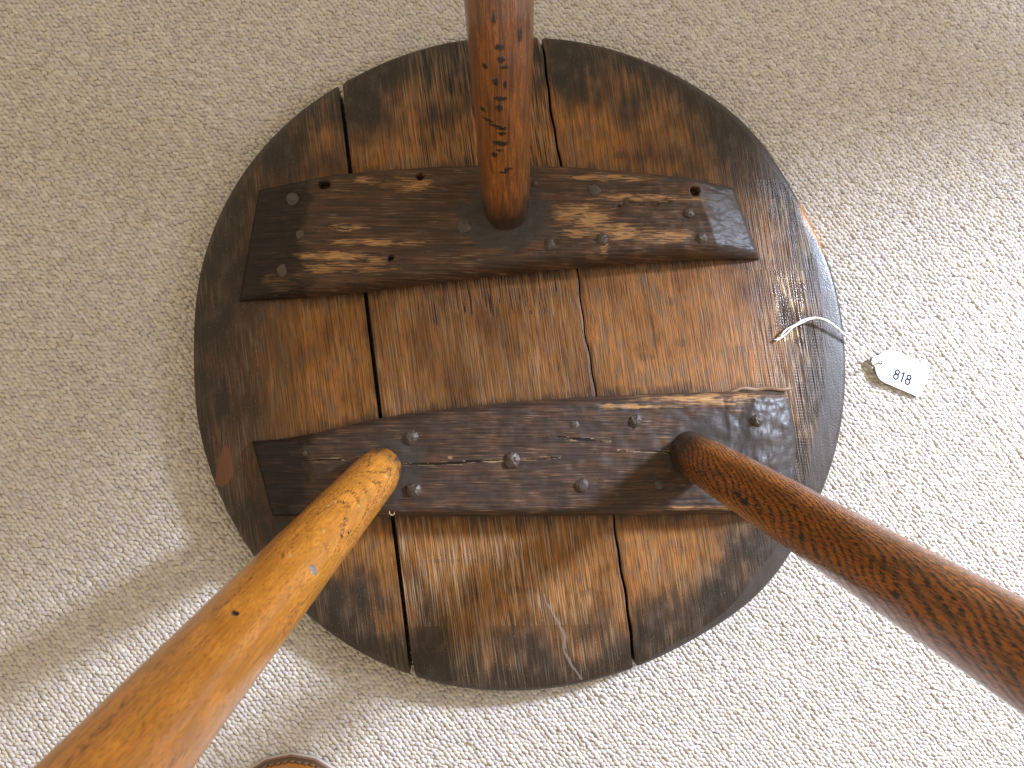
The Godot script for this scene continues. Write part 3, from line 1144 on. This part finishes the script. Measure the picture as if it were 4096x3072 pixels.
	for strand in 2:
		var line: Array[Vector3] = []
		for k in 90:
			var u := k / 89.0
			var p := curve.sample_baked(u * long, true)
			var twist := u * 46.0 + strand * PI
			var apart := lerpf(.0013, .00055, ss(0.0, .45, u))
			line.append(p + Vector3(cos(twist) * apart * .6, sin(twist) * apart * .5, (1 if strand else -1) * apart * (1.0 - ss(.1, .5, u)) + sin(twist) * apart * .5 * ss(.1, .5, u)))
		sweep(st2, line, .00090, 7)
	for k in 9:
		var from := stops[0] - t.position + Vector3(rng.randf_range(-.0008, .0008), 0, rng.randf_range(-.0012, .0012))
		var to := from + Vector3(rng.randf_range(-.0045, -.001), rng.randf_range(.0, .0012), rng.randf_range(-.001, .0045))
		var hair: Array[Vector3] = [from + Vector3(.002, 0, -.002), from, from.lerp(to, .5) + Vector3(0, .0004, 0), to]
		sweep(st2, hair, .00028, 5)
	st2.generate_normals()
	part("string", st2.commit(), cotton, t)


# ==================================================================== shoe
func shoe_outline(inset: float) -> PackedVector2Array:
	# the sole seen from above, toe towards -z; z runs from the toe's tip
	var pts := PackedVector2Array()
	var halves: Array[Vector2] = [Vector2(0, 0), Vector2(.004, .0225), Vector2(.014, .0385), Vector2(.03, .0490), Vector2(.055, .0545), Vector2(.09, .0540), Vector2(.14, .0430), Vector2(.19, .0385), Vector2(.24, .0395), Vector2(.275, .0330), Vector2(.292, .0180), Vector2(.297, 0)]
	var c := Curve2D.new()
	for k in halves.size():
		var t := (halves[mini(k + 1, halves.size() - 1)] - halves[maxi(k - 1, 0)]) / 6.0
		if k == 0:
			t = Vector2(0, .008)
		elif k == halves.size() - 1:
			t = Vector2(0, -.007)
		c.add_point(halves[k], -t, t)
	var side := PackedVector2Array()
	for k in 60:
		side.append(c.sample_baked(c.get_baked_length() * k / 59.0))
	for k in 60:
		pts.append(Vector2(-side[59 - k].y, side[59 - k].x))
	for k in range(1, 59):
		pts.append(Vector2(side[k].y, side[k].x))
	if inset > 0:
		var shrunk := Geometry2D.offset_polygon(pts, -inset, Geometry2D.JOIN_ROUND)
		if shrunk.size():
			return shrunk[0]
	return pts


func slab_mesh(outline: PackedVector2Array, lo: float, hi: float, soft: float) -> ArrayMesh:
	var st := SurfaceTool.new()
	st.begin(Mesh.PRIMITIVE_TRIANGLES)
	var n := outline.size()
	var mid := Vector2.ZERO
	for p in outline:
		mid += p / n
	var levels: Array[Vector2] = [Vector2(lo, soft), Vector2(lo + soft, 0), Vector2(hi - soft, 0), Vector2(hi, soft)]
	for l in levels:
		for p in outline:
			var q := p + (mid - p).normalized() * l.y
			st.add_vertex(Vector3(q.x, l.x, q.y))
	st.add_vertex(Vector3(mid.x, hi, mid.y))
	st.add_vertex(Vector3(mid.x, lo, mid.y))
	var turn := 1 if not Geometry2D.is_polygon_clockwise(outline) else -1
	for l in 3:
		for k in n:
			var a := l * n + k
			var b := l * n + (k + 1) % n
			for i: int in ([a, b, a + n, b, b + n, a + n] if turn < 0 else [a, a + n, b, b, a + n, b + n]):
				st.add_index(i)
	for k in n:
		var a := 3 * n + k
		var b := 3 * n + (k + 1) % n
		for i: int in ([a, b, 4 * n] if turn < 0 else [b, a, 4 * n]):
			st.add_index(i)
		a = k
		b = (k + 1) % n
		for i: int in ([b, a, 4 * n + 1] if turn < 0 else [a, b, 4 * n + 1]):
			st.add_index(i)
	st.generate_normals()
	return st.commit()


func make_shoe() -> void:
	var s := Node3D.new()
	s.name = "shoe"
	add_child(s)
	s.position = Vector3(-.2128, .0045, .3668)
	tag(s, "rounded toe of a glossy tan leather shoe with pale sole at the lower edge", "shoe")
	part("sole", slab_mesh(shoe_outline(0), 0, .0050, .0008), plain(Color(.44, .40, .34), .6), s)
	part("midsole", slab_mesh(shoe_outline(.0008), .0046, .0068, .0006), plain(Color(.20, .095, .07), .5), s)
	part("welt", slab_mesh(shoe_outline(.0020), .0064, .0086, .0007), plain(Color(.075, .036, .016), .35), s)
	# the upper: rings that climb and draw in, open at the ankle
	var leather := plain(Color(.34, .125, .022), .25, .6)
	leather.clearcoat_enabled = true
	leather.clearcoat = .6
	leather.clearcoat_roughness = .12
	var outline := shoe_outline(.0058)
	var n := outline.size()
	var st := SurfaceTool.new()
	st.begin(Mesh.PRIMITIVE_TRIANGLES)
	var rings := 12
	for l in rings + 1:
		var t := l / float(rings)
		for p in outline:
			var heel := ss(.08, .20, p.y)
			var top := lerpf(.040, .085, heel)
			var aim := Vector2(0, lerpf(.17, p.y, heel * .8 + .0))
			var draw := lerpf(.92 * pow(t, 1.7), .45 * t * t, heel)
			var q := p.lerp(aim if heel < .99 else Vector2(p.x * .6, p.y), draw)
			st.add_vertex(Vector3(q.x, .0080 + top * sin(t * PI / 2.0), q.y))
	var turn := not Geometry2D.is_polygon_clockwise(outline)
	for l in rings:
		for k in n:
			var a := l * n + k
			var b := l * n + (k + 1) % n
			for i: int in ([a, a + n, b, b, a + n, b + n] if turn else [a, b, a + n, b, b + n, a + n]):
				st.add_index(i)
	st.generate_normals()
	part("upper", st.commit(), leather, s)
	# row of stitches round the foot of the upper
	var rope := SurfaceTool.new()
	rope.begin(Mesh.PRIMITIVE_TRIANGLES)
	var path := Curve2D.new()
	for p in shoe_outline(.0048):
		path.add_point(p)
	path.add_point(path.get_point_position(0))
	var long := path.get_baked_length()
	var count := int(long / .0062)
	for k in count:
		var a := path.sample_baked(long * (k + .08) / count)
		var b := path.sample_baked(long * (k + .92) / count)
		var out := Vector2(b.y - a.y, a.x - b.x).normalized() * .0007
		var line: Array[Vector3] = [Vector3(a.x - out.x, .0084, a.y - out.y), Vector3(lerpf(a.x, b.x, .3), .0098, lerpf(a.y, b.y, .3)), Vector3(lerpf(a.x, b.x, .7), .0098, lerpf(a.y, b.y, .7)), Vector3(b.x + out.x, .0084, b.y + out.y)]
		sweep(rope, line, .0011, 6)
	rope.generate_normals()
	var seam_part := part("stitching", rope.commit(), plain(Color(.17, .10, .05), .6), s)
	seam_part.set_meta("kind", "stuff")
